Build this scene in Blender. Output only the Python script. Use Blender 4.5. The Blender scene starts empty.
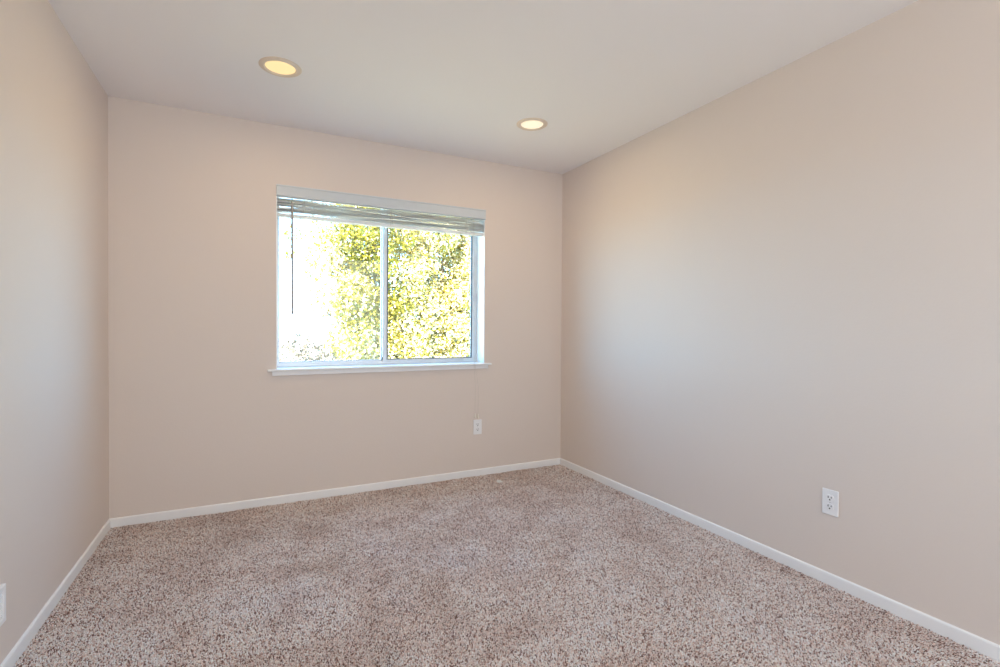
import bpy, bmesh, math, random
import numpy as np
from mathutils import Vector, Matrix

random.seed(7)
rng = np.random.default_rng(11)
SC = bpy.context.scene
COL = SC.collection

# room, metres: X along the window wall, Y towards it, Z up; the lens is above (0, 0)
H = 2.44
D = 3.479          # inner face of the window wall
XL, XR = -0.724, 2.325
YF = -1.5          # wall behind the camera
T = 0.20           # wall thickness

# ------------------------------------------------------------------ camera
F, YAW, PITCH, ROLL, HC = 493.72, 0.46543, -0.011738, 0.0060287, 1.1523
cam_data = bpy.data.cameras.new('camera')
cam_data.sensor_fit = 'HORIZONTAL'
cam_data.sensor_width = 36.0
cam_data.lens = 36.0 * F / 1000.0
cam_data.clip_start = 0.02
cam_data.clip_end = 500
cam = bpy.data.objects.new('camera', cam_data)
COL.objects.link(cam)
fw = Vector((math.sin(YAW) * math.cos(PITCH), math.cos(YAW) * math.cos(PITCH), math.sin(PITCH)))
r0 = Vector((math.cos(YAW), -math.sin(YAW), 0))
u0 = r0.cross(fw)
r1 = r0 * math.cos(ROLL) + u0 * math.sin(ROLL)
u1 = r1.cross(fw)
m = Matrix((r1, u1, -fw)).transposed().to_4x4()
m.translation = Vector((0, 0, HC))
cam.matrix_world = m
SC.camera = cam

# ------------------------------------------------------------------ exposure
SC.view_settings.view_transform = 'Standard'
SC.view_settings.look = 'None'
SC.view_settings.exposure = 0.0
SC.view_settings.gamma = 1.0
SC.view_settings.use_curve_mapping = False
SC.cycles.max_bounces = 10
SC.cycles.diffuse_bounces = 6
SC.cycles.sample_clamp_indirect = 8.0

# ------------------------------------------------------------------ sky, sun, large lights
SKY = 16.5
world = bpy.data.worlds.new('sky')
SC.world = world
world.use_nodes = True
nt = world.node_tree
nt.nodes.clear()
w_out = nt.nodes.new('ShaderNodeOutputWorld')
w_bg = nt.nodes.new('ShaderNodeBackground')
w_tc = nt.nodes.new('ShaderNodeTexCoord')
w_sep = nt.nodes.new('ShaderNodeSeparateXYZ')
w_ramp = nt.nodes.new('ShaderNodeValToRGB')
for k_, (p_, c_) in enumerate(((0.0, (0.34, 0.66, 0.92)), (0.12, (0.285, 0.56, 0.82)), (0.35, (0.12, 0.29, 0.50)), (0.8, (0.07, 0.19, 0.36)))):
    e_ = w_ramp.color_ramp.elements[k_] if k_ < 2 else w_ramp.color_ramp.elements.new(p_)
    e_.position = p_
    e_.color = (*c_, 1)
nt.links.new(w_tc.outputs['Generated'], w_sep.inputs[0])
nt.links.new(w_sep.outputs['Z'], w_ramp.inputs[0])
nt.links.new(w_ramp.outputs[0], w_bg.inputs['Color'])
w_bg.inputs['Strength'].default_value = SKY
nt.links.new(w_bg.outputs[0], w_out.inputs[0])


def lamp(name, kind, energy, color, loc, direction, **kw):
    d = bpy.data.lights.new(name, kind)
    d.energy = energy
    d.color = color
    for k, v in kw.items():
        setattr(d, k, v)
    o = bpy.data.objects.new(name, d)
    COL.objects.link(o)
    o.location = loc
    o.rotation_euler = Vector(direction).to_track_quat('-Z', 'Y').to_euler()
    return o


lamp('sun', 'SUN', 62.0, (1.0, 0.91, 0.78), (-14, -18, 20), (0.45, 0.60, -0.66), angle=0.009)
# added soft fill light at the closed wall behind the camera, nearly room wide
lamp('rear_fill', 'AREA', 55.0, (0.85, 0.93, 1.0), (0.8, YF + 0.06, 1.30), (0, 1, 0),
     shape='RECTANGLE', size=2.7, size_y=2.0)
# sampling guide in the window opening (a portal gives off no light of its own)
po = lamp('window_portal', 'AREA', 1.0, (1, 1, 1), (0.875, D + T + 0.03, 1.47), (0, -1, 0),
          shape='RECTANGLE', size=1.47, size_y=1.2)
po.data.cycles.is_portal = True


# ------------------------------------------------------------------ materials
def mat(name, color, rough=0.6, metallic=0.0, spec=0.5, bump=None, mottle=None, emit=None):
    """bump = (noise scale, strength, distance); mottle = (second colour, noise scale)"""
    mt = bpy.data.materials.new(name)
    mt.use_nodes = True
    n, l = mt.node_tree.nodes, mt.node_tree.links
    b = n['Principled BSDF']
    b.inputs['Base Color'].default_value = (*color, 1)
    b.inputs['Roughness'].default_value = rough
    b.inputs['Metallic'].default_value = metallic
    b.inputs['Specular IOR Level'].default_value = spec
    tc = n.new('ShaderNodeTexCoord')
    if mottle:
        nz = n.new('ShaderNodeTexNoise')
        nz.inputs['Scale'].default_value = mottle[1]
        nz.inputs['Detail'].default_value = 4
        mx = n.new('ShaderNodeMix')
        mx.data_type = 'RGBA'
        mx.inputs[6].default_value = (*color, 1)
        mx.inputs[7].default_value = (*mottle[0], 1)
        l.new(tc.outputs['Object'], nz.inputs['Vector'])
        l.new(nz.outputs['Fac'], mx.inputs[0])
        l.new(mx.outputs[2], b.inputs['Base Color'])
    if bump:
        nz = n.new('ShaderNodeTexNoise')
        nz.inputs['Scale'].default_value = bump[0]
        nz.inputs['Detail'].default_value = 3
        bp = n.new('ShaderNodeBump')
        bp.inputs['Strength'].default_value = bump[1]
        bp.inputs['Distance'].default_value = bump[2]
        l.new(tc.outputs['Object'], nz.inputs['Vector'])
        l.new(nz.outputs['Fac'], bp.inputs['Height'])
        l.new(bp.outputs['Normal'], b.inputs['Normal'])
    if emit:
        b.inputs['Emission Color'].default_value = (*emit[0], 1)
        b.inputs['Emission Strength'].default_value = emit[1]
    return mt


M = {}
M['wall'] = mat('wall_paint', (0.74, 0.657, 0.598), 0.55, spec=0.3, bump=(95, 0.10, 0.004),
                mottle=((0.73, 0.648, 0.590), 3.0))
M['ceiling'] = mat('ceiling_paint', (0.89, 0.865, 0.865), 0.8, spec=0.2, bump=(80, 0.08, 0.004))
M['trim'] = mat('trim_paint', (0.87, 0.87, 0.87), 0.4, bump=(60, 0.03, 0.002))
M['jamb'] = mat('jamb_paint', (0.87, 0.87, 0.86), 0.4, bump=(60, 0.03, 0.002))
M['aluminium'] = mat('mill_aluminium', (0.62, 0.65, 0.68), 0.38, metallic=0.5, bump=(200, 0.03, 0.001))
M['sash_aluminium'] = mat('sash_aluminium', (0.14, 0.16, 0.18), 0.42, metallic=0.6, bump=(200, 0.03, 0.001))
M['rubber'] = mat('black_gasket', (0.03, 0.03, 0.03), 0.6)
M['vinyl'] = mat('blind_vinyl', (0.88, 0.875, 0.85), 0.42, mottle=((0.84, 0.835, 0.815), 30))
def let_through(mt, amount, color):
    n, l = mt.node_tree.nodes, mt.node_tree.links
    tr = n.new('ShaderNodeBsdfTranslucent')
    tr.inputs[0].default_value = (*color, 1)
    mx = n.new('ShaderNodeMixShader')
    mx.inputs[0].default_value = amount
    l.new(n['Principled BSDF'].outputs[0], mx.inputs[1])
    l.new(tr.outputs[0], mx.inputs[2])
    l.new(mx.outputs[0], n['Material Output'].inputs[0])
let_through(M['vinyl'], 0.34, (0.84, 0.84, 0.84))
M['valance'] = mat('valance_vinyl', (0.60, 0.65, 0.69), 0.38, mottle=((0.58, 0.63, 0.67), 12))
M['wand'] = mat('wand_plastic', (0.34, 0.32, 0.30), 0.3)
M['cord'] = mat('cord_cotton', (0.66, 0.62, 0.56), 0.8)
M['tassel'] = mat('tassel_plastic', (0.82, 0.78, 0.70), 0.4)
M['plate'] = mat('plate_plastic', (0.86, 0.86, 0.87), 0.32, bump=(300, 0.01, 0.001))
M['dark'] = mat('slot_dark', (0.02, 0.02, 0.02), 0.8)
M['steel'] = mat('screw_steel', (0.6, 0.6, 0.58), 0.35, metallic=0.8)
M['ring'] = mat('trim_ring_enamel', (0.76, 0.64, 0.52), 0.45)
M['reflector'] = mat('reflector_enamel', (0.72, 0.58, 0.40), 0.4)
M['paper'] = mat('paper_scrap', (0.93, 0.93, 0.92), 0.8, bump=(80, 0.1, 0.003))
M['floorslab'] = mat('carpet_backing', (0.22, 0.16, 0.13), 0.95, bump=(300, 0.4, 0.004))
M['lawn'] = mat('dry_lawn', (0.22, 0.21, 0.12), 0.95, mottle=((0.32, 0.28, 0.20), 0.6), bump=(8, 0.4, 0.05))
M['bark'] = mat('tree_bark', (0.20, 0.14, 0.09), 0.9, mottle=((0.10, 0.07, 0.05), 9), bump=(14, 0.6, 0.03))

# glass: mostly see-through with a faint mirror layer
g = bpy.data.materials.new('window_glass')
g.use_nodes = True
n, l = g.node_tree.nodes, g.node_tree.links
n.clear()
go = n.new('ShaderNodeOutputMaterial')
gm = n.new('ShaderNodeMixShader')
gt = n.new('ShaderNodeBsdfTransparent')
gt.inputs[0].default_value = (0.97, 0.985, 0.98, 1)
gg = n.new('ShaderNodeBsdfGlossy')
gg.inputs['Roughness'].default_value = 0.02
fr = n.new('ShaderNodeFresnel')
geo = n.new('ShaderNodeNewGeometry')
ior = n.new('ShaderNodeMapRange')          # same reflectance leaving the pane as entering it
ior.inputs['To Min'].default_value = 1.45
ior.inputs['To Max'].default_value = 1 / 1.45
l.new(geo.outputs['Backfacing'], ior.inputs['Value'])
l.new(ior.outputs[0], fr.inputs[0])
l.new(fr.outputs[0], gm.inputs[0])
l.new(gt.outputs[0], gm.inputs[1])
l.new(gg.outputs[0], gm.inputs[2])
l.new(gm.outputs[0], go.inputs[0])
M['glass'] = g

# frosted lamp lens: the thing that gives off light
def lens_mat(name, col, strength):
    mt = bpy.data.materials.new(name)
    mt.use_nodes = True
    b = mt.node_tree.nodes['Principled BSDF']
    b.inputs['Base Color'].default_value = (0.12, 0.10, 0.07, 1)
    b.inputs['Roughness'].default_value = 0.4
    b.inputs['Emission Color'].default_value = (*col, 1)
    b.inputs['Emission Strength'].default_value = strength
    return mt
M['lens_warm'] = lens_mat('lamp_glow_warm', (1.0, 0.78, 0.38), 0.96)
M['lens_pale'] = lens_mat('lamp_glow_pale', (1.0, 0.90, 0.66), 0.98)


def attr_mat(name, rough, spec=0.3, translucent=None):
    """colour from the mesh's own 'tint' attribute (each tuft or leaf has its own colour, painted light and shade included)"""
    mt = bpy.data.materials.new(name)
    mt.use_nodes = True
    n, l = mt.node_tree.nodes, mt.node_tree.links
    b = n['Principled BSDF']
    b.inputs['Roughness'].default_value = rough
    b.inputs['Specular IOR Level'].default_value = spec
    at = n.new('ShaderNodeAttribute')
    at.attribute_name = 'tint'
    l.new(at.outputs['Color'], b.inputs['Base Color'])
    if translucent:
        tr = n.new('ShaderNodeBsdfTranslucent')
        l.new(at.outputs['Color'], tr.inputs[0])
        mx = n.new('ShaderNodeMixShader')
        mx.inputs[0].default_value = translucent
        l.new(b.outputs[0], mx.inputs[1])
        l.new(tr.outputs[0], mx.inputs[2])
        l.new(mx.outputs[0], n['Material Output'].inputs[0])
    return mt
M['pile'] = attr_mat('carpet_yarn', 0.9, 0.1)
M['leaf'] = attr_mat('leaf_surface', 0.42, 0.5, 0.55)


# ------------------------------------------------------------------ helpers
def obj(name, bm, material, parent=None, smooth=False, at=None):
    bmesh.ops.recalc_face_normals(bm, faces=bm.faces)
    me = bpy.data.meshes.new(name)
    bm.to_mesh(me)
    bm.free()
    if smooth:
        for p in me.polygons:
            p.use_smooth = True
    me.materials.append(M[material])
    o = bpy.data.objects.new(name, me)
    COL.objects.link(o)
    if parent:
        o.parent = parent
    if at:
        o.location = at
    return o


def empty(name, loc=(0, 0, 0), rot=(0, 0, 0)):
    o = bpy.data.objects.new(name, None)
    o.empty_display_size = 0.1
    COL.objects.link(o)
    o.location = loc
    o.rotation_euler = rot
    return o


def tag(o, label, cat, group=None, kind=None):
    o['label'] = label
    o['category'] = cat
    if group:
        o['group'] = group
    if kind:
        o['kind'] = kind
    return o


def struct(o):
    o['kind'] = 'structure'
    return o


def box(bm, x0, x1, y0, y1, z0, z1, bevel=0.0, seg=2):
    g = bmesh.ops.create_cube(bm, size=1.0)
    vs = g['verts']
    for v in vs:
        v.co = Vector(((x0 + x1) / 2 + v.co.x * (x1 - x0),
                       (y0 + y1) / 2 + v.co.y * (y1 - y0),
                       (z0 + z1) / 2 + v.co.z * (z1 - z0)))
    if bevel:
        es = list({e for v in vs for e in v.link_edges})
        bmesh.ops.bevel(bm, geom=es, offset=bevel, segments=seg, affect='EDGES', profile=0.5)
    return bm


def new():
    return bmesh.new()


def tube(bm, pts, rad, seg=8):
    pts = [Vector(p) for p in pts]
    rads = rad if isinstance(rad, (list, tuple)) else [rad] * len(pts)
    rings = []
    for i, p in enumerate(pts):
        d = (pts[min(i + 1, len(pts) - 1)] - pts[max(i - 1, 0)]).normalized()
        a = d.orthogonal().normalized()
        if abs(d.z) < 0.99:
            a = d.cross(Vector((0, 0, 1))).normalized()
        else:
            a = Vector((1, 0, 0))
        b = d.cross(a).normalized()
        rings.append([bm.verts.new(p + (a * math.cos(2 * math.pi * k / seg) + b * math.sin(2 * math.pi * k / seg)) * rads[i])
                      for k in range(seg)])
    for i in range(len(rings) - 1):
        for k in range(seg):
            bm.faces.new((rings[i][k], rings[i][(k + 1) % seg], rings[i + 1][(k + 1) % seg], rings[i + 1][k]))
    bm.faces.new(rings[0])
    bm.faces.new(rings[-1])
    return bm


def lathe(bm, prof, seg=48, cap_end=False):
    """profile of (radius, z) turned about Z"""
    rings = []
    for r, z in prof:
        if r < 1e-6:
            rings.append([bm.verts.new((0, 0, z))])
        else:
            rings.append([bm.verts.new((r * math.cos(2 * math.pi * k / seg), r * math.sin(2 * math.pi * k / seg), z))
                          for k in range(seg)])
    for a, b in zip(rings, rings[1:]):
        for k in range(seg):
            k2 = (k + 1) % seg
            if len(a) == 1:
                bm.faces.new((a[0], b[k2], b[k]))
            elif len(b) == 1:
                bm.faces.new((a[k], a[k2], b[0]))
            else:
                bm.faces.new((a[k], a[k2], b[k2], b[k]))
    return bm


# ------------------------------------------------------------------ room shell
LIGHTS = [(0.126, 2.700), (1.582, 2.716)]
CAN_R = 0.084

# window opening
WX0, WX1 = 0.138, 1.612
WZ0, WZ1 = 0.855, 2.064

bm = new()
box(bm, XL - T, XR + T, YF - T, D + T, -0.20, -0.012)
struct(obj('floor', bm, 'floorslab'))

# ceiling: under face with a round hole for each lamp, and a slab above
bm = new()
outer = [bm.verts.new(c) for c in ((XL - T, YF - T, H), (XR + T, YF - T, H), (XR + T, D + T, H), (XL - T, D + T, H))]
edges = [bm.edges.new((outer[i], outer[(i + 1) % 4])) for i in range(4)]
holes = []
for cx, cy in LIGHTS:
    ring = [bm.verts.new((cx + CAN_R * math.cos(2 * math.pi * k / 40), cy + CAN_R * math.sin(2 * math.pi * k / 40), H))
            for k in range(40)]
    edges += [bm.edges.new((ring[k], ring[(k + 1) % 40])) for k in range(40)]
    holes.append(ring)
bmesh.ops.triangle_fill(bm, use_beauty=True, use_dissolve=False, edges=edges)
top = []
for loop in [outer] + holes:
    up = [bm.verts.new((v.co.x, v.co.y, H + 0.16)) for v in loop]
    for k in range(len(loop)):
        k2 = (k + 1) % len(loop)
        bm.faces.new((loop[k], loop[k2], up[k2], up[k]))
    top.append(up)
bm.faces.new(top[0])
struct(obj('ceiling', bm, 'ceiling'))

bm = new()
box(bm, XL - T, XL, YF, D, -0.012, H)
struct(obj('wall_left', bm, 'wall'))
bm = new()
box(bm, XR, XR + T, YF, D, -0.012, H)
struct(obj('wall_right', bm, 'wall'))
bm = new()
box(bm, XL - T, XR + T, YF - T, YF, -0.012, H)
struct(obj('wall_front', bm, 'wall'))

# window wall: one mesh with the opening cut through it
bm = new()
def ring_verts(y):
    o_ = [bm.verts.new(c) for c in ((XL - T, y, -0.012), (XR + T, y, -0.012), (XR + T, y, H), (XL - T, y, H))]
    i_ = [bm.verts.new(c) for c in ((WX0, y, WZ0), (WX1, y, WZ0), (WX1, y, WZ1), (WX0, y, WZ1))]
    return o_, i_
oa, ia = ring_verts(D)
ob, ib = ring_verts(D + T)
for o_, i_ in ((oa, ia), (ob, ib)):
    for k in range(4):
        k2 = (k + 1) % 4
        bm.faces.new((o_[k], o_[k2], i_[k2], i_[k]))
for k in range(4):
    k2 = (k + 1) % 4
    bm.faces.new((ia[k], ia[k2], ib[k2], ib[k]))
    bm.faces.new((oa[k], oa[k2], ob[k2], ob[k]))
struct(obj('wall_back', bm, 'wall'))

# baseboards with an eased top edge
BB, BT = 0.058, 0.009
def baseboard(name, p0, p1, inward):
    """profile swept from p0 to p1; inward points into the room"""
    bm = new()
    prof = [(0, -0.012), (BT, -0.012), (BT, BB - 0.007), (BT - 0.002, BB - 0.0025), (BT - 0.006, BB), (0, BB)]
    rings = []
    for p in (p0, p1):
        rings.append([bm.verts.new((p[0] + inward[0] * a, p[1] + inward[1] * a, z)) for a, z in prof])
    for k in range(len(prof)):
        k2 = (k + 1) % len(prof)
        bm.faces.new((rings[0][k], rings[0][k2], rings[1][k2], rings[1][k]))
    bm.faces.new(rings[0])
    bm.faces.new(rings[1])
    struct(obj(name, bm, 'trim'))
baseboard('baseboard_back', (XL, D), (XR, D), (0, -1))
baseboard('baseboard_left', (XL, YF), (XL, D - BT), (1, 0))
baseboard('baseboard_right', (XR, YF), (XR, D - BT), (-1, 0))
baseboard('baseboard_front', (XL + BT, YF), (XR - BT, YF), (0, 1))

# ------------------------------------------------------------------ window
win = struct(empty('window_1', (0.875, D, WZ0)))
WO = Vector((0.875, D, WZ0))
def wobj(name, bm, material, parent=None, smooth=False):
    """part of the window, modelled in room coordinates"""
    bmesh.ops.translate(bm, verts=bm.verts, vec=-WO)
    return obj(name, bm, material, parent or win, smooth)

SZ = 0.878         # top of the stool
FY0, FY1 = D + 0.135, D + 0.195
# painted lining of the reveal
J = 0.005
bm = new(); box(bm, WX0, WX0 + J, D + 0.0005, FY1, SZ, WZ1); wobj('jamb', bm, 'jamb')
bm = new(); box(bm, WX1 - J, WX1, D + 0.0005, FY1, SZ, WZ1); wobj('jamb', bm, 'jamb')
bm = new(); box(bm, WX0 + J, WX1 - J, D + 0.0005, FY1, WZ1 - J, WZ1); wobj('head_jamb', bm, 'jamb')

# stool with rounded nose and horns, and the apron below it
bm = new()
box(bm, 0.0865, 1.6625, D - 0.032, D - 0.0003, SZ - 0.0145, SZ, 0.005, 3)
box(bm, WX0 + 0.0005, WX1 - 0.0005, D - 0.004, FY1, WZ0 + 0.001, SZ - 0.0004)
wobj('window_sill', bm, 'trim')
bm = new()
box(bm, 0.114, 1.6405, D - 0.014, D - 0.0003, 0.835, SZ - 0.0148, 0.003, 2)
wobj('apron', bm, 'trim')

# outer aluminium frame
def frame_ring(bm, x0, x1, z0, z1, wl, wr, wb, wt, y0, y1, bev=0.0015):
    box(bm, x0, x0 + wl, y0, y1, z0, z1, bev)
    box(bm, x1 - wr, x1, y0, y1, z0, z1, bev)
    box(bm, x0 + wl - 0.001, x1 - wr + 0.001, y0, y1, z0, z0 + wb, bev)
    box(bm, x0 + wl - 0.001, x1 - wr + 0.001, y0, y1, z1 - wt, z1, bev)
    return bm
fx0, fx1, fz0, fz1 = WX0 + J, WX1 - J, SZ, WZ1 - J
bm = new()
frame_ring(bm, fx0, fx1, fz0, fz1, 0.017, 0.012, 0.020, 0.02, FY0, FY1)
# track ribs along the bottom and right member
box(bm, fx0 + 0.017, fx1 - 0.012, FY0 + 0.004, FY0 + 0.007, fz0 + 0.018, fz0 + 0.030)
box(bm, fx1 - 0.020, fx1 - 0.011, FY0 + 0.004, FY0 + 0.007, fz0 + 0.02, fz1 - 0.02)
wobj('window_frame', bm, 'aluminium')

# fixed left light: slim frame, meeting stile, pane
PX0, PX1 = fx0 + 0.017, 0.886
bm = new()
frame_ring(bm, PX0, PX1, fz0 + 0.020, fz1 - 0.02, 0.005, 0.036, 0.016, 0.012, FY0 + 0.036, FY0 + 0.056)
fs = wobj('fixed_sash', bm, 'aluminium')
bm = new()
box(bm, PX0 + 0.003, PX1 - 0.02, FY0 + 0.044, FY0 + 0.048, fz0 + 0.032, fz1 - 0.03)
wobj('pane', bm, 'glass', fs)

# sliding right light on the inner track
SX0, SX1 = 0.856, fx1 - 0.013
SY0, SY1 = FY0 + 0.008, FY0 + 0.030
bm = new()
frame_ring(bm, SX0, SX1, fz0 + 0.012, fz1 - 0.02, 0.030, 0.024, 0.022, 0.02, SY0, SY1)
ss = wobj('sliding_sash', bm, 'aluminium')
bm = new()
frame_ring(bm, SX0 + 0.0295, SX1 - 0.0235, fz0 + 0.0335, fz1 - 0.0395, 0.011, 0.011, 0.006, 0.006, SY0 + 0.003, SY1 - 0.003, 0.001)
wobj('glazing_bead', bm, 'sash_aluminium', ss)
bm = new()
box(bm, SX0 + 0.03, SX1 - 0.03, SY0 + 0.009, SY0 + 0.013, fz0 + 0.038, fz1 - 0.044)
wobj('pane', bm, 'glass', ss)
# pull rail on the meeting stile, latch on the right stile, stop at the foot of the stile
bm = new()
box(bm, SX0 + 0.006, SX0 + 0.011, SY0 - 0.008, SY0 + 0.001, fz0 + 0.06, fz1 - 0.06, 0.001)
wobj('pull_rail', bm, 'aluminium', ss)
bm = new()
box(bm, SX1 - 0.014, SX1 - 0.004, SY0 - 0.010, SY0 + 0.001, 1.375, 1.435, 0.002)
box(bm, SX1 - 0.012, SX1 - 0.006, SY0 - 0.018, SY0 - 0.008, 1.385, 1.40, 0.002)
wobj('latch', bm, 'aluminium', ss)
bm = new()
box(bm, SX0 - 0.010, SX0 + 0.002, SY0 - 0.004, SY0 + 0.012, fz0 + 0.02, fz0 + 0.052, 0.002)
wobj('sash_stop', bm, 'sash_aluminium', ss)

# ------------------------------------------------------------------ blind
BL = Vector((0.875, D, 1.86))
blind = empty('window_blind', BL)
tag(blind, 'white horizontal blind pulled up into a stack under its valance at the window', 'blind')
def bobj(name, bm, material, parent=None, smooth=False):
    bmesh.ops.translate(bm, verts=bm.verts, vec=-BL)
    return obj(name, bm, material, parent or blind, smooth)
BX0, BX1 = WX0 + J + 0.002, WX1 - J - 0.002
# valance: moulded face board with a small lip top and bottom, and a return at each end
bm = new()
prof = [(0.010, 1.985), (-0.004, 1.985), (-0.008, 1.988), (-0.008, 1.994), (-0.004, 1.998), (-0.004, 2.048),
        (-0.007, 2.052), (-0.007, 2.0575), (-0.003, 2.0595), (0.010, 2.0595)]
rr = []
for x in (WX0 + 0.001, WX1 - 0.001):
    rr.append([bm.verts.new((x, D + y - 0.011, z)) for y, z in prof])
for k in range(len(prof)):
    k2 = (k + 1) % len(prof)
    bm.faces.new((rr[0][k], rr[0][k2], rr[1][k2], rr[1][k]))
bm.faces.new(rr[0]); bm.faces.new(rr[1])
bobj('valance', bm, 'valance')
bm = new()
box(bm, BX0, BX1, D + 0.006, D + 0.060, 1.994, WZ1 - J - 0.001, 0.002)
bobj('headrail', bm, 'vinyl')
# stacked slats: crowned strips that lie unevenly on each other
bm = new()
NS = 12
z0s, z1s = 1.888, 1.982
for i in range(NS):
    zc = z0s + (z1s - z0s) * (i + 0.5) / NS
    yc = D + 0.030 + random.uniform(-0.004, 0.004)
    ph1, ph2, ph3 = (random.uniform(0, 6.28) for _ in range(3))
    amp = 0.0022 + 0.0018 * i / NS
    tilt = random.uniform(-0.02, 0.17)
    nx = 40
    rows = []
    for ix in range(nx + 1):
        x = BX0 + (BX1 - BX0) * ix / nx
        s = ix / nx
        w = amp * (0.6 * math.sin(7 * s * 2 + ph1) + 0.4 * math.sin(17 * s + ph2))
        tw = tilt + 0.10 * math.sin(9 * s + ph3)
        row = []
        for iy in range(5):
            v = (iy / 4 - 0.5)
            y = yc + v * 0.050
            z = zc + w + tw * v * 0.05 + 0.0022 * (1 - 4 * v * v)
            row.append((x, y, z))
        rows.append(row)
    th = 0.0026
    up = [[bm.verts.new((x, y, z + th / 2)) for x, y, z in row] for row in rows]
    dn = [[bm.verts.new((x, y, z - th / 2)) for x, y, z in row] for row in rows]
    for a in range(nx):
        for b in range(4):
            bm.faces.new((up[a][b], up[a + 1][b], up[a + 1][b + 1], up[a][b + 1]))
            bm.faces.new((dn[a][b], dn[a][b + 1], dn[a + 1][b + 1], dn[a + 1][b]))
        for b in (0, 4):
            bm.faces.new((up[a][b], dn[a][b], dn[a + 1][b], up[a + 1][b]))
    for a in (0, nx):
        for b in range(4):
            bm.faces.new((up[a][b], up[a][b + 1], dn[a][b + 1], dn[a][b]))
bobj('slat_stack', bm, 'vinyl', smooth=False)
bm = new()
box(bm, BX0, BX1, D + 0.006, D + 0.056, 1.862, 1.884, 0.004, 3)
bobj('bottom_rail', bm, 'vinyl')
# ladder tapes that hold the stack
for x in (0.30, 0.875, 1.45):
    bm = new()
    tube(bm, [(x, D + 0.0035, 1.866), (x + 0.004, D + 0.001, 1.90), (x - 0.004, D + 0.0, 1.94), (x, D + 0.003, 1.995)], 0.0011, 6)
    tube(bm, [(x + 0.01, D + 0.0035, 1.866), (x + 0.016, D + 0.001, 1.91), (x + 0.006, D + 0.0, 1.95), (x + 0.01, D + 0.003, 1.995)], 0.0011, 6)
    bobj('ladder_cord', bm, 'cord')
# tilt wand
bm = new()
tube(bm, [(0.231, D - 0.009, 1.990), (0.231, D - 0.0105, 1.962), (0.2315, D - 0.0125, 1.95)], [0.0022, 0.0022, 0.0022], 8)
tube(bm, [(0.2315, D - 0.0125, 1.955), (0.2315, D - 0.0125, 1.948), (0.2335, D - 0.0130, 1.25), (0.2335, D - 0.0130, 1.236), (0.2335, D - 0.0130, 1.231)],
     [0.0055, 0.0070, 0.0070, 0.0076, 0.006], 8)
w_ = bobj('tilt_wand', bm, 'wand', smooth=True)
w_['label'] = 'thin grey tilt wand'
# lift cords that hang over the stool down to the outlet
def cord(x0, x1, zb):
    bm = new()
    tube(bm, [(x0, D - 0.005, 1.986), (x0, D - 0.024, 1.7), (x0 + 0.001, D - 0.033, 1.2), (x0 + 0.001, D - 0.0345, 0.875),
              (x1 - 0.002, D - 0.030, 0.70), (x1, D - 0.020, zb + 0.030)], 0.0010, 6)
    c = bobj('lift_cord', bm, 'cord')
    bm = new()
    seg = [(0.0022, 0.034), (0.0042, 0.031), (0.0052, 0.024), (0.0066, 0.008), (0.0070, 0.003), (0.0055, 0.0), (0, 0.0)]
    lathe(bm, [(0, 0.0345)] + seg, 16)
    bmesh.ops.translate(bm, verts=bm.verts, vec=(x1, D - 0.020, zb))
    bobj('tassel', bm, 'tassel', c, True)
cord(1.509, 1.527, 0.462)
cord(1.516, 1.552, 0.455)

# ------------------------------------------------------------------ recessed ceiling lamps
def ceiling_light(loc, lens, label):
    t = empty('ceiling_light', loc)
    tag(t, label, 'ceiling light', 'recessed ceiling lights')
    bm = new()
    lathe(bm, [(0.0705, 0.012), (0.0705, -0.003), (0.0735, -0.0065), (0.082, -0.0075), (0.092, -0.005), (0.0975, -0.0015), (0.0985, 0.0), (0.083, 0.0), (0.080, 0.012)], 56)
    obj('trim_ring', bm, 'ring', t, True)
    bm = new()
    lathe(bm, [(0.0720, 0.0115), (0.0715, 0.030), (0.066, 0.060), (0.058, 0.085), (0.050, 0.095), (0.0, 0.096)], 48)
    lathe(bm, [(0.0745, 0.010), (0.0740, 0.030), (0.068, 0.062), (0.060, 0.088), (0.050, 0.099), (0.0, 0.10)], 48)
    obj('reflector', bm, 'reflector', t, True)
    bm = new()
    lathe(bm, [(0.0, -0.0060), (0.025, -0.0056), (0.048, -0.0044), (0.062, -0.0026), (0.0698, -0.0005), (0.0698, 0.0110), (0.0, 0.0110)], 48)
    obj('lens', bm, lens, t, True)
    return t
ceiling_light((LIGHTS[0][0], LIGHTS[0][1], H), 'lens_warm',
              'yellow glowing recessed ceiling light nearer the left wall, left of the window')
ceiling_light((LIGHTS[1][0], LIGHTS[1][1], H), 'lens_pale',
              'paler glowing recessed ceiling light nearer the right wall, right end of the window')
for k, (cx, cy) in enumerate(LIGHTS):
    lamp('lamp_beam', 'AREA', 3.2, (1.0, 0.72, 0.42), (cx, cy, H - 0.014), (0, 0, -1), shape='DISK', size=0.12)


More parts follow.
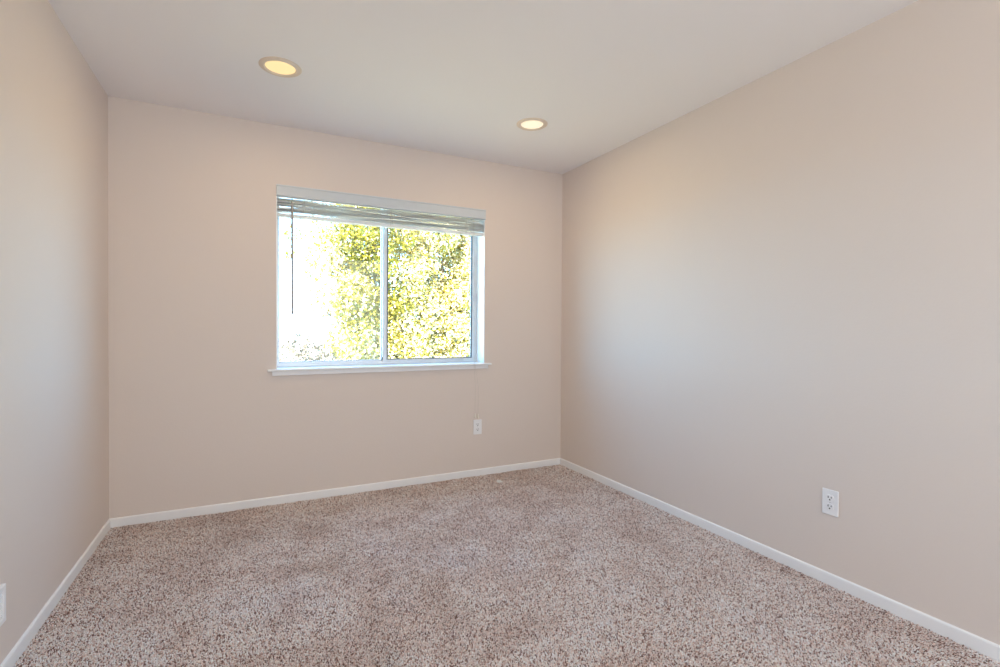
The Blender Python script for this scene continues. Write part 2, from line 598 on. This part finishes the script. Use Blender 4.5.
# ------------------------------------------------------------------ wall outlets
def outlet(loc, rz, label):
    """duplex socket; the plate's back lies in the local XZ plane and faces -Y"""
    t = empty('wall_outlet', loc, (0, 0, rz))
    tag(t, label, 'outlet', 'wall outlets')
    bm = new()
    box(bm, -0.035, 0.035, -0.0060, 0.0, -0.057, 0.057, 0.0028, 3)
    obj('cover_plate', bm, 'plate', t)
    for s in (1, -1):
        bm = new()
        # rounded face with flat top and bottom
        pts = []
        for k in range(32):
            a = 2 * math.pi * k / 32
            pts.append((0.0172 * math.cos(a), max(-0.0140, min(0.0140, 0.0172 * math.sin(a)))))
        fr_ = [bm.verts.new((x, -0.0085, z + s * 0.0195)) for x, z in pts]
        bk = [bm.verts.new((x, -0.0045, z + s * 0.0195)) for x, z in pts]
        for k in range(32):
            bm.faces.new((fr_[k], fr_[(k + 1) % 32], bk[(k + 1) % 32], bk[k]))
        bm.faces.new(fr_)
        bm.faces.new(bk)
        rc = obj('receptacle', bm, 'plate', t)
        bm = new()
        zc = s * 0.0195
        box(bm, -0.0082, -0.0052, -0.0090, -0.0080, zc - 0.0005, zc + 0.0085)
        box(bm, 0.0052, 0.0080, -0.0090, -0.0080, zc + 0.0005, zc + 0.0075)
        box(bm, -0.0030, 0.0030, -0.0090, -0.0080, zc - 0.0100, zc - 0.0045, 0.0003)
        so = obj('socket_slots', bm, 'dark', rc)
        so['label'] = 'dark slots'
    bm = new()
    lathe(bm, [(0, 0.0016), (0.0022, 0.0012), (0.0030, 0.0), (0, 0.0)], 16)
    bmesh.ops.rotate(bm, verts=bm.verts, cent=(0, 0, 0), matrix=Matrix.Rotation(math.pi / 2, 3, 'X'))
    bmesh.ops.translate(bm, verts=bm.verts, vec=(0, -0.0060, 0))
    obj('screw', bm, 'steel', t, True)
    return t
outlet((1.556, D, 0.385), 0, 'white duplex outlet on the window wall, under the hanging blind cord')
outlet((XR, 1.306, 0.377), -math.pi / 2, 'white duplex outlet alone on the right wall above the baseboard')

# low wall register on the left wall, cut off by the frame's edge
vt = empty('wall_vent', (XL, 1.986, 0.256), (0, 0, math.pi / 2))
tag(vt, 'white louvred vent low on the left wall, cut off by the photo\'s left edge', 'vent')
VW, VH = 0.30, 0.122
bm = new()
hx, hz = VW / 2, VH / 2
ix_, iz_ = hx - 0.018, hz - 0.020
for (x0, x1, z0, z1) in ((-hx, -ix_, -hz, hz), (ix_, hx, -hz, hz), (-ix_ - 0.001, ix_ + 0.001, -hz, -iz_), (-ix_ - 0.001, ix_ + 0.001, iz_, hz)):
    box(bm, x0, x1, -0.013, 0, z0, z1, 0.003, 2)
obj('frame', bm, 'plate', vt)
bm = new()
box(bm, -ix_ - 0.002, ix_ + 0.002, -0.0015, 0, -iz_ - 0.002, iz_ + 0.002)
obj('backing', bm, 'dark', vt)
for k in range(5):
    zc = -iz_ + (k + 0.5) * 2 * iz_ / 5
    bm = new()
    vs = [(-0.0015, 0.0075), (-0.0030, 0.0082), (-0.0085, -0.0035), (-0.0070, -0.0045)]
    a_ = [bm.verts.new((-ix_ - 0.0005, y, zc + z)) for y, z in vs]
    b_ = [bm.verts.new((ix_ + 0.0005, y, zc + z)) for y, z in vs]
    for q in range(4):
        bm.faces.new((a_[q], a_[(q + 1) % 4], b_[(q + 1) % 4], b_[q]))
    bm.faces.new(a_); bm.faces.new(b_)
    obj('louvre', bm, 'plate', vt)

# ------------------------------------------------------------------ scrap of paper on the carpet
bm = new()
pts = [(-0.020, 0.006, 0.005), (-0.014, -0.010, 0.003), (0.004, -0.012, 0.004), (0.022, -0.006, 0.004), (0.010, 0.006, 0.014), (-0.012, 0.010, 0.022)]
ct = bm.verts.new((-0.002, -0.001, 0.010))
vs = [bm.verts.new((p[0] * 1.15, p[1] * 1.3, p[2])) for p in pts]
for k in range(6):
    bm.faces.new((ct, vs[k], vs[(k + 1) % 6]))
ex = bmesh.ops.solidify(bm, geom=list(bm.faces), thickness=0.0012)
sp = obj('paper_scrap', bm, 'paper', at=(1.637, 3.254, 0.0065))
tag(sp, 'tiny white folded scrap of paper lying on the carpet near the far baseboard', 'paper scrap')


# ------------------------------------------------------------------ meshes made of very many small pieces
def big_mesh(name, verts, faces, k, tints, per, material, parent=None):
    """faces: (n, k) vertex indices; tints: one colour per piece, 'per' vertices in each piece"""
    me = bpy.data.meshes.new(name)
    nv, nf = len(verts), len(faces)
    me.vertices.add(nv)
    me.vertices.foreach_set('co', verts.astype(np.float32).ravel())
    me.loops.add(nf * k)
    me.loops.foreach_set('vertex_index', faces.astype(np.int32).ravel())
    me.polygons.add(nf)
    me.polygons.foreach_set('loop_start', np.arange(0, nf * k, k, dtype=np.int32))
    me.update(calc_edges=True)
    at = me.attributes.new('tint', 'FLOAT_COLOR', 'POINT')
    c = np.ones((nv, 4), np.float32)
    c[:, :3] = np.repeat(tints, per, axis=0) if per else tints
    at.data.foreach_set('color', c.ravel())
    me.materials.append(M[material])
    o = bpy.data.objects.new(name, me)
    COL.objects.link(o)
    if parent:
        o.parent = parent
    return o


def smooth_noise(x, y, scale, seed, octaves=3):
    """cheap value noise on arrays"""
    g_ = np.random.default_rng(seed)
    out = np.zeros_like(x)
    amp, tot = 1.0, 0.0
    for o_ in range(octaves):
        tab = g_.random((64, 64))
        u, v = x / scale * 2 ** o_ + 17.3, y / scale * 2 ** o_ + 9.1
        iu, iv = np.floor(u).astype(int), np.floor(v).astype(int)
        fu, fv = u - iu, v - iv
        fu, fv = fu * fu * (3 - 2 * fu), fv * fv * (3 - 2 * fv)
        a = tab[iu % 64, iv % 64]; b = tab[(iu + 1) % 64, iv % 64]
        c = tab[iu % 64, (iv + 1) % 64]; d = tab[(iu + 1) % 64, (iv + 1) % 64]
        out += amp * ((a * (1 - fu) + b * fu) * (1 - fv) + (c * (1 - fu) + d * fu) * fv)
        tot += amp
        amp *= 0.55
    return out / tot


# ------------------------------------------------------------------ carpet pile
PITCH_T = 0.0038
gx = np.arange(XL + BT + 0.002, XR - BT - 0.002, PITCH_T)
gy = np.arange(0.55, D - BT - 0.002, PITCH_T)
X, Y = np.meshgrid(gx, gy)
X, Y = X.ravel(), Y.ravel()
N = len(X)
X = np.clip(X + rng.uniform(-0.4, 0.4, N) * PITCH_T, XL + BT + 0.003, XR - BT - 0.003)
Y = np.clip(Y + rng.uniform(-0.4, 0.4, N) * PITCH_T, 0.1, D - BT - 0.003)
# lay of the pile: brushed this way and that by feet and the vacuum cleaner
n1 = smooth_noise(X, Y, 0.42, 3) - 0.5
n2 = smooth_noise(X * 2.2 + Y * 0.6, Y * 0.55, 0.45, 8) - 0.5
n3 = smooth_noise(X, Y * 0.8, 0.15, 31, 2) - 0.5
lean_y = -0.0010 + 0.030 * n1 + 0.030 * n2 + 0.034 * n3
lean_x = 0.016 * (smooth_noise(X, Y, 0.5, 21) - 0.5)
near = np.minimum(np.minimum(X - (XL + BT), (XR - BT) - X), (D - BT) - Y)
k_ = np.clip(near / 0.02, 0.15, 1.0)
tipx = X + (lean_x + rng.normal(0, 0.0017, N)) * k_
tipy = Y + (lean_y + rng.normal(0, 0.0017, N)) * k_
tipx = np.clip(tipx, XL + BT + 0.002, XR - BT - 0.002)
tipy = np.clip(tipy, None, D - BT - 0.002)
tipz = 0.0065 + rng.normal(0, 0.0016, N)
r_b = 0.0018
r_t = 0.0027 * rng.uniform(0.75, 1.2, N)
rot = rng.uniform(0, 6.283, N)
verts = np.zeros((N, 6, 3))
for q in range(3):
    a = rot + q * 2.0944
    verts[:, q, 0] = X + r_b * np.cos(a)
    verts[:, q, 1] = Y + r_b * np.sin(a)
    verts[:, q, 2] = -0.0125
    verts[:, q + 3, 0] = tipx + r_t * np.cos(a)
    verts[:, q + 3, 1] = tipy + r_t * np.sin(a)
    verts[:, q + 3, 2] = tipz + rng.normal(0, 0.0009, N)
verts[:, :, 1] = np.minimum(verts[:, :, 1], D - BT - 0.0003)
verts[:, :, 0] = np.clip(verts[:, :, 0], XL + BT + 0.0003, XR - BT - 0.0003)
base = np.arange(N)[:, None] * 6
quads = np.concatenate([base + np.array([[q, (q + 1) % 3, (q + 1) % 3 + 3, q + 3]]) for q in range(3)])
caps = base + np.array([[3, 4, 5, 5]])
tri = np.concatenate([quads[:, [0, 1, 2]], quads[:, [0, 2, 3]], caps[:, :3]])
PAL = np.array([(0.95, 0.85, 0.81), (0.90, 0.72, 0.65), (0.60, 0.42, 0.355), (0.24, 0.14, 0.115)])
pick = rng.choice(4, N, p=[0.46, 0.22, 0.16, 0.16])
tint = np.repeat(PAL[pick] * rng.uniform(0.88, 1.12, (N, 1)), 6, axis=0) * rng.uniform(0.62, 1.26, (N * 6, 1))
# soft shading of the trodden pile, painted into the tuft colours
pile_shade = np.clip((smooth_noise(X, Y, 0.18, 57, 3) - 0.47) / 0.16, 0, 1)
tint = np.clip(tint * (1.04 - 0.16 * np.repeat(pile_shade, 6)[:, None] * np.array((0.85, 1.0, 1.08))), 0, 0.95)
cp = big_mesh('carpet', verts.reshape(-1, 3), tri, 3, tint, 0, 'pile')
tag(cp, 'speckled brown and beige cut pile carpet covering the whole floor', 'carpet', kind='stuff')

# ------------------------------------------------------------------ outside
bm = new()
box(bm, -70, 90, D + 1.2, 150, -3.2, -2.8)
struct(obj('ground', bm, 'lawn'))


def leaves(centres, radii, count, size, palette, weights, name, parent, seed, droop=0.35, clump=None):
    """count leaves spread over puffs; each leaf is a small folded four-sided blade"""
    g_ = np.random.default_rng(seed)
    centres, radii = np.array(centres, float), np.array(radii, float)
    w = radii ** 2
    idx = g_.choice(len(centres), count, p=w / w.sum())
    d = g_.normal(size=(count, 3))
    d /= np.linalg.norm(d, axis=1, keepdims=True)
    rad = radii[idx] * g_.uniform(0.25, 1.0, count) ** 0.4
    p = centres[idx] + d * rad[:, None]
    ax = g_.normal(size=(count, 3)) + d * 0.8 + np.array((0, 0, -droop))
    ax /= np.linalg.norm(ax, axis=1, keepdims=True)
    nn = g_.normal(size=(count, 3)) * 0.7 + np.array((0, 0, 1.0)) + d * 0.5
    sd = np.cross(ax, nn)
    sd /= np.linalg.norm(sd, axis=1, keepdims=True) + 1e-9
    up = np.cross(sd, ax)
    s = size * g_.uniform(0.6, 1.3, count)[:, None]
    v = np.zeros((count, 4, 3))
    v[:, 0] = p - ax * s * 0.5
    v[:, 1] = p + sd * s * 0.30 + up * s * 0.08
    v[:, 2] = p + ax * s * 0.6
    v[:, 3] = p - sd * s * 0.30 + up * s * 0.08
    b = np.arange(count)[:, None] * 4
    f = np.concatenate([b + np.array([[0, 1, 2]]), b + np.array([[0, 2, 3]])])
    pal = np.array(palette)
    pick_ = g_.choice(len(pal), count, p=weights)
    if clump:       # some sprays turn olive: shade painted into the leaf colours
        olive_shade = g_.random(len(centres)) < clump[0]
        pick_ = np.where(olive_shade[idx] & (g_.random(count) < 0.8), g_.choice(clump[1], count), pick_)
    t = pal[pick_] * g_.uniform(0.8, 1.2, (count, 1))
    return big_mesh(name, v.reshape(-1, 3), f, 3, np.clip(t, 0, 0.95), 4, 'leaf', parent)


def tree(name, base, puffs, count, leaf, palette, weights, label, seed, trunk_r=0.16, fork=0.5, clump=None):
    """puffs: (x, y, z, r) in world space; the trunk rises from base and sends a branch into many puffs"""
    t = empty(name, base)
    tag(t, label, 'tree' if name != 'garden_shrub' else 'shrub')
    B = Vector(base)
    cs = [(x - B.x, y - B.y, z - B.z) for x, y, z, r in puffs]
    rs = [p[3] for p in puffs]
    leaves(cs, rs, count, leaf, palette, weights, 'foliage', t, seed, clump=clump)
    g_ = random.Random(seed)
    c0 = sum((Vector(c) for c in cs), Vector()) / len(cs)
    fk = Vector((c0.x * 0.3, c0.y * 0.3, c0.z * fork))
    bm = new()
    tube(bm, [(0, 0, -0.1), (fk.x * 0.3, fk.y * 0.3, fk.z * 0.4), fk, fk.lerp(c0, 0.6)],
         [trunk_r * 1.4, trunk_r, trunk_r * 0.75, trunk_r * 0.5], 10)
    obj('trunk', bm, 'bark', t, True)
    bm = new()
    for c in cs[::max(2, len(cs) // 10)]:
        c = Vector(c)
        mid = fk.lerp(c, 0.5) + Vector((g_.uniform(-.2, .2), g_.uniform(-.2, .2), g_.uniform(-.1, .3)))
        tube(bm, [fk, mid, c], [trunk_r * 0.35, trunk_r * 0.16, trunk_r * 0.05], 6)
    obj('branches', bm, 'bark', t, True)
    return t


# big sunlit tree that fills the window
g_ = random.Random(5)
puffs = []
def inside(x, z):
    left = 0.66 if z > 1.5 else 0.66 + (1.5 - z) * 0.70     # left edge falls away downwards
    if z > 2.3:
        left = 0.55 + (z - 2.3) * 0.2
    return x > left
while len(puffs) < 380:
    x, z = g_.uniform(0.4, 4.6), g_.uniform(-0.8, 4.3)
    y = 9.0 + g_.uniform(-1.0, 1.0)
    r = g_.uniform(0.20, 0.42)
    k = y / 9.0
    if not inside((x - r) / k, z):
        continue
    if ((x - 3.6) / 3.2) ** 2 + ((z - 1.6) / 3.4) ** 2 > 1:
        continue
    puffs.append((x, y, z, r))
# lower boughs that reach towards the house
for k in range(46):
    puffs.append((g_.uniform(1.5, 4.1), g_.uniform(8.15, 8.6), g_.uniform(0.1, 1.75), g_.uniform(0.20, 0.34)))
# loose sprays at the upper left
puffs += [(0.62, 9.0, 2.72, 0.17), (0.56, 9.0, 2.42, 0.14), (0.86, 9.0, 2.62, 0.16), (0.95, 9.1, 2.1, 0.18), (0.98, 9.0, 1.55, 0.16)]
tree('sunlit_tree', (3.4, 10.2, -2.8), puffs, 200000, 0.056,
     [(0.27, 0.235, 0.026), (0.22, 0.185, 0.016), (0.70, 0.63, 0.42), (0.42, 0.33, 0.07)], [0.19, 0.12, 0.54, 0.15],  # pale tones paint in the sunlit whites, olive tones the shade between
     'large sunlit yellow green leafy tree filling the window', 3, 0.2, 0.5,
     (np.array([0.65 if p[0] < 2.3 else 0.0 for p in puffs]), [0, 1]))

# bluish tree farther back
puffs = []
while len(puffs) < 42:
    x, z = g_.uniform(3.6, 8.8), g_.uniform(-1.5, 6.2)
    if ((x - 6.3) / 3.4) ** 2 + ((z - 1.6) / 4.6) ** 2 > 1:
        continue
    puffs.append((x, 18.5 + g_.uniform(-1.0, 1.0), z, g_.uniform(0.5, 0.8)))
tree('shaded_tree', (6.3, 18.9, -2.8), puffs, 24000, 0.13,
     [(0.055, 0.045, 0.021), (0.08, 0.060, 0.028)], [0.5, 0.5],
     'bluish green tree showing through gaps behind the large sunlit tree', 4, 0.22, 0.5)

# pale low shrub bottom left in the window
puffs = []
for x, z, r in ((0.2, -1.2, .7), (0.9, -0.6, .6), (1.5, -0.9, .7), (0.9, 0.3, .5), (1.35, 0.35, .42), (1.1, 0.72, .36), (1.8, 0.15, .5), (2.3, -0.2, .6), (0.4, -0.1, .5),
                (1.85, 0.62, .35), (2.3, 0.5, .4), (-0.3, -0.6, .6), (1.6, -1.6, .8), (0.4, -1.9, .8), (2.4, -1.3, .8), (-0.1, .2, .35)):
    puffs.append((x, 14.0 + g_.uniform(-.4, .4), z, r))
tree('garden_shrub', (1.0, 14.2, -2.8), puffs, 12000, 0.085,
     [(0.16, 0.13, 0.09), (0.26, 0.21, 0.15), (0.50, 0.44, 0.34), (0.08, 0.064, 0.04)], [0.33, 0.20, 0.12, 0.35],
     'pale whitish shrub low in the left pane of the window', 6, 0.1, 0.35)
